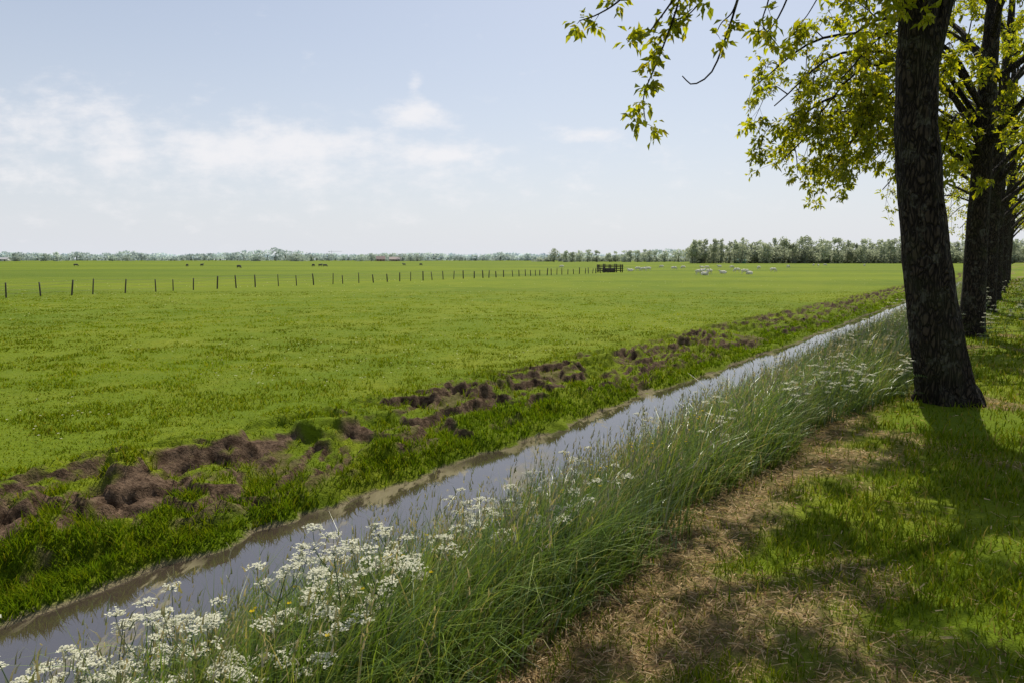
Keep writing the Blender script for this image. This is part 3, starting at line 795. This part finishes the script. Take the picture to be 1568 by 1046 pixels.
# ------------------------------------------------------------------ field fence
b = Buf()
A = np.array([-27.2, 37.6]); B = np.array([17.0, 112.0]); dv = (B-A)/np.linalg.norm(B-A)
Ln = np.linalg.norm(B-A); k = -12.0; tops = []
while k < Ln:
    p = A+dv*k+rg.normal(0, .06, 2); s, t = xy2st(p[0], p[1]); z = float(terrain(s, t)); hh = .82*rg.uniform(.88, 1.15)
    ln = rg.normal(0, .05, 2)
    if rg.uniform() < .08: ln *= 3
    r = (.036+.0003*max(k, 0))*rg.uniform(.8, 1.3)
    q = np.array([[p[0], p[1], z-.1], [p[0]+ln[0]*.5, p[1]+ln[1]*.5, z+hh*.5], [p[0]+ln[0], p[1]+ln[1], z+hh], [p[0]+ln[0], p[1]+ln[1], z+hh+.002]])
    tube(b, q, [r*1.05, r, r*.95, .003], 8, (.055, .045, .035)); tops.append(q[2]); k += rg.choice([1.35, 1.75, 1.9])*rg.uniform(.9, 1.1)
obj_f = Buf()
for f in (.25, .5, .75, .95):
    W = np.array([[q[0], q[1], -.35+(q[2]+.35)*f] for q in tops]); tube(obj_f, W, np.full(len(W), .006), 3, (.13, .12, .11))
root = bpy.data.objects.new('wire_fence', None); scene.collection.objects.link(root)
obj('posts', b.mesh('posts'), M_wood, root); obj('wires', obj_f.mesh('wires'), M_wood, root)

b = Buf(); gx, gy = 16.2, 112.0
for i in range(5):
    for j in range(2):
        box(b, (gx-2.0+i*.95, gy+j*1.8, .28), (.15, .15, 1.3+.2*(i % 2)), (.035, .03, .025))
for hgt in (-.05, .25, .55, .8):
    box(b, (gx-.1, gy-.10, hgt), (4.1, .05, .12), (.04, .033, .028)); box(b, (gx-.1, gy+1.9, hgt), (4.1, .05, .12), (.04, .033, .028))
for hgt in (.0, .35, .7):
    box(b, (gx-2.12, gy+.9, hgt), (.05, 1.8, .12), (.04, .033, .028))
box(b, (gx-.3, gy+.9, -.05), (2.0, .8, .55), (.05, .05, .05))
obj('cattle_pen', b.mesh('cattle_pen'), M_wood)

# ------------------------------------------------------------------ animals
def quadruped(nm, scale, graze, C, headC, thick=1.0, lying=False):
    v = []; e = []; r = []
    def a(p, rr, par=None):
        v.append(p); r.append(rr*thick if par is None or rr > .1 else rr)
        if par is not None: e.append((par, len(v)-1))
        return len(v)-1
    zb = .30 if lying else .62
    p = a((0, 0, zb), .23); c = a((.28, 0, zb-.01), .25, p); sh = a((.52, 0, zb+.02), .20, c)
    rp = a((-.28, 0, zb+.01), .235, p); tl = a((-.50, 0, zb+.02), .14, rp)
    t2 = a((-.58, 0, zb-.18), .03, tl)
    if graze:
        n1 = a((.68, 0, zb-.12), .11, sh); h1 = a((.80, 0, zb-.36), .085, n1); h2 = a((.88, 0, zb-.54), .05, h1)
    else:
        n1 = a((.64, 0, zb+.18), .11, sh); h1 = a((.74, 0, zb+.33), .09, n1); h2 = a((.92, 0, zb+.24), .05, h1)
    for sg in (-1, 1):
        ear = a((v[h1][0]-.03, sg*.12, v[h1][2]+.02), .022, h1)
        if lying:
            k = a((.5, sg*.16, .12), .06, c); a((.70, sg*.17, .04), .03, k)
            k = a((-.35, sg*.2, .13), .08, rp); a((-.12, sg*.24, .04), .035, k)
        else:
            s1 = a((.42, sg*.12, .42), .075, c); s2 = a((.43, sg*.12, .24), .036, s1); s3 = a((.41, sg*.12, .04), .026, s2); a((.44, sg*.12, .015), .03, s3)
            k1 = a((-.27, sg*.13, .42), .10, rp); k2 = a((-.42, sg*.13, .26), .045, k1); k3 = a((-.38, sg*.13, .04), .027, k2); a((-.35, sg*.13, .015), .03, k3)
    me = bpy.data.meshes.new(nm); me.from_pydata([tuple(np.array(q)*scale) for q in v], e, [])
    o = bpy.data.objects.new(nm+'_build', me); scene.collection.objects.link(o)
    sk = o.modifiers.new('s', 'SKIN'); ss = o.modifiers.new('u', 'SUBSURF'); ss.levels = 1
    for i, sv in enumerate(me.skin_vertices[0].data): sv.radius = (r[i]*scale, r[i]*scale); sv.use_root = (i == 0)
    dg = bpy.context.evaluated_depsgraph_get(); m2 = bpy.data.meshes.new_from_object(o.evaluated_get(dg)); bpy.data.objects.remove(o)
    m2.name = nm; co = np.zeros(len(m2.vertices)*3, np.float32); m2.vertices.foreach_get('co', co); co = co.reshape(-1, 3)
    m2.polygons.foreach_set('use_smooth', np.ones(len(m2.polygons), bool))
    col = np.ones((len(co), 4), np.float32); col[:, :3] = C
    col[(co[:, 0] > .70*scale), :3] = headC
    at = m2.attributes.get('tint') or m2.attributes.new('tint', 'FLOAT_COLOR', 'POINT'); at.data.foreach_set('color', col.ravel())
    m2.materials.clear(); m2.materials.append(M_wool); return m2
sh1 = quadruped('sheep_grazing', .85, True, (.78, .73, .60), (.6, .55, .47), 1.15)
sh2 = quadruped('sheep_standing', .85, False, (.78, .73, .60), (.6, .55, .47), 1.15)
sh3 = quadruped('sheep_lying', .85, False, (.78, .73, .60), (.6, .55, .47), 1.2, True)
cw1 = quadruped('cow_grazing', 1.0, True, (.09, .085, .08), (.10, .10, .09), 1.05)
cw2 = quadruped('cow_standing', 1.0, False, (.10, .09, .085), (.3, .3, .3), 1.05)
def put(nm, me, px_, py_, rz):
    Yd = 2.05*1045/(py_-398.5); x = (px_-784)/1045*Yd
    o = bpy.data.objects.new(nm, me); scene.collection.objects.link(o); s, t = xy2st(x, Yd)
    o.location = (x, Yd, float(terrain(s, t))-.02); o.rotation_euler[2] = rz
for (a, c, k) in [(1068, 421, 0), (1073, 419.5, 1), (1077, 422, 2), (1085, 420, 0), (1073, 413, 1), (1080, 412.5, 0), (1106, 419.5, 2), (1127, 417.5, 0), (1138, 420, 0), (1146, 420.5, 2),
                  (1181, 417, 0), (1045, 412.5, 0), (985, 416, 0), (992, 415, 1), (975, 415, 0), (965, 416, 2), (1012, 411, 0), (1160, 413, 0), (1100, 411, 1), (1118, 412, 0),
                  (1204, 411, 0), (1243, 408, 0), (1250, 409, 1), (1260, 408, 0), (1320, 408.5, 0), (860, 411, 0), (1030, 414, 0)]:
    put('sheep', [sh1, sh2, sh3][k], a, c, rg.uniform(-.9, .9)+(math.pi if rg.uniform() < .5 else 0))
for (a, c, k) in [(368, 411.5, 0), (482, 409, 0), (492, 409, 1), (499, 409.5, 0), (290, 409, 0), (312, 408.5, 1), (120, 408.5, 0), (645, 407.5, 0), (620, 407.5, 1)]:
    put('cow', [cw1, cw2][k], a, c, rg.uniform(-.9, .9)+(math.pi if rg.uniform() < .5 else 0))

# ------------------------------------------------------------------ light
SAZ, SEL = rad(14), rad(54)
sun = bpy.data.lights.new('sun', 'SUN'); sun.energy = 4.8; sun.angle = rad(.53); sun.color = (1, .94, .82)
so = bpy.data.objects.new('sun', sun); scene.collection.objects.link(so)
dirv = Vector((math.sin(SAZ)*math.cos(SEL), math.cos(SAZ)*math.cos(SEL), math.sin(SEL)))
so.rotation_euler = dirv.to_track_quat('Z', 'Y').to_euler()

wd = bpy.data.worlds.new('World'); scene.world = wd; wd.use_nodes = True
nt = wd.node_tree; nt.nodes.clear()
out = N(nt, 'ShaderNodeOutputWorld'); bg = N(nt, 'ShaderNodeBackground'); bg.inputs['Strength'].default_value = .105
sky = nt.nodes.new('ShaderNodeTexSky'); sky.sky_type = 'NISHITA'; sky.sun_disc = False; sky.sun_elevation = SEL; sky.sun_rotation = SAZ; sky.air_density = 1.0; sky.dust_density = 1.5; sky.ozone_density = 1.5
tc = N(nt, 'ShaderNodeTexCoord'); sp = N(nt, 'ShaderNodeSeparateXYZ'); L(nt, tc.outputs['Generated'], sp.inputs[0])
ya = math_(nt, 'MAXIMUM', math_(nt, 'ABSOLUTE', sp.outputs[1]), .08)
U = math_(nt, 'DIVIDE', sp.outputs[0], ya); Vv = math_(nt, 'DIVIDE', sp.outputs[2], ya)
cb = N(nt, 'ShaderNodeCombineXYZ'); L(nt, math_(nt, 'MULTIPLY', U, 5), cb.inputs[0]); L(nt, math_(nt, 'MULTIPLY', Vv, 10), cb.inputs[1])
cn = noise(nt, cb.outputs[0], 3.0, 7, .6)
tot = None
for (cu, cv, ru, rv, am) in [(-.345, .165, .19, .035, .8), (-.13, .205, .045, .018, 1.0), (-.09, .150, .06, .013, .85), (.108, .175, .045, .012, .75), (-.68, .205, .16, .06, .62), (-.137, .247, .013, .018, .7), (-.35, .11, .7, .07, .45)]:
    a = math_(nt, 'POWER', math_(nt, 'MULTIPLY', math_(nt, 'SUBTRACT', U, cu), 1/ru), 2.0)
    b_ = math_(nt, 'POWER', math_(nt, 'MULTIPLY', math_(nt, 'SUBTRACT', Vv, cv), 1/rv), 2.0)
    g = math_(nt, 'MULTIPLY', math_(nt, 'EXPONENT', math_(nt, 'MULTIPLY', math_(nt, 'ADD', a, b_), -1)), am)
    tot = g if tot is None else math_(nt, 'ADD', tot, g)
mask = math_(nt, 'MULTIPLY', ramp(nt, math_(nt, 'MULTIPLY_ADD', tot, .5, cn), .60, 1.08), .75)
hz = math_(nt, 'MULTIPLY', math_(nt, 'EXPONENT', math_(nt, 'MULTIPLY', math_(nt, 'MAXIMUM', sp.outputs[2], 0), -3.1)), .93)
c1 = mixc(nt, hz, sky.outputs[0], (7.3, 7.6, 8.25))
c2 = mixc(nt, mask, c1, (9.0, 8.8, 8.9))
L(nt, c2, bg.inputs['Color']); L(nt, bg.outputs[0], out.inputs['Surface'])

# ------------------------------------------------------------------ camera
cam = bpy.data.cameras.new('camera'); cam.lens = 24; cam.sensor_width = 36; cam.clip_end = 12000; cam.clip_start = .05
co = bpy.data.objects.new('camera', cam); scene.collection.objects.link(co)
co.location = (0, 0, 1.7); co.rotation_euler = (rad(90-6.8), 0, 0)
scene.camera = co
scene.view_settings.view_transform = 'Standard'; scene.view_settings.look = 'None'; scene.view_settings.exposure = 0
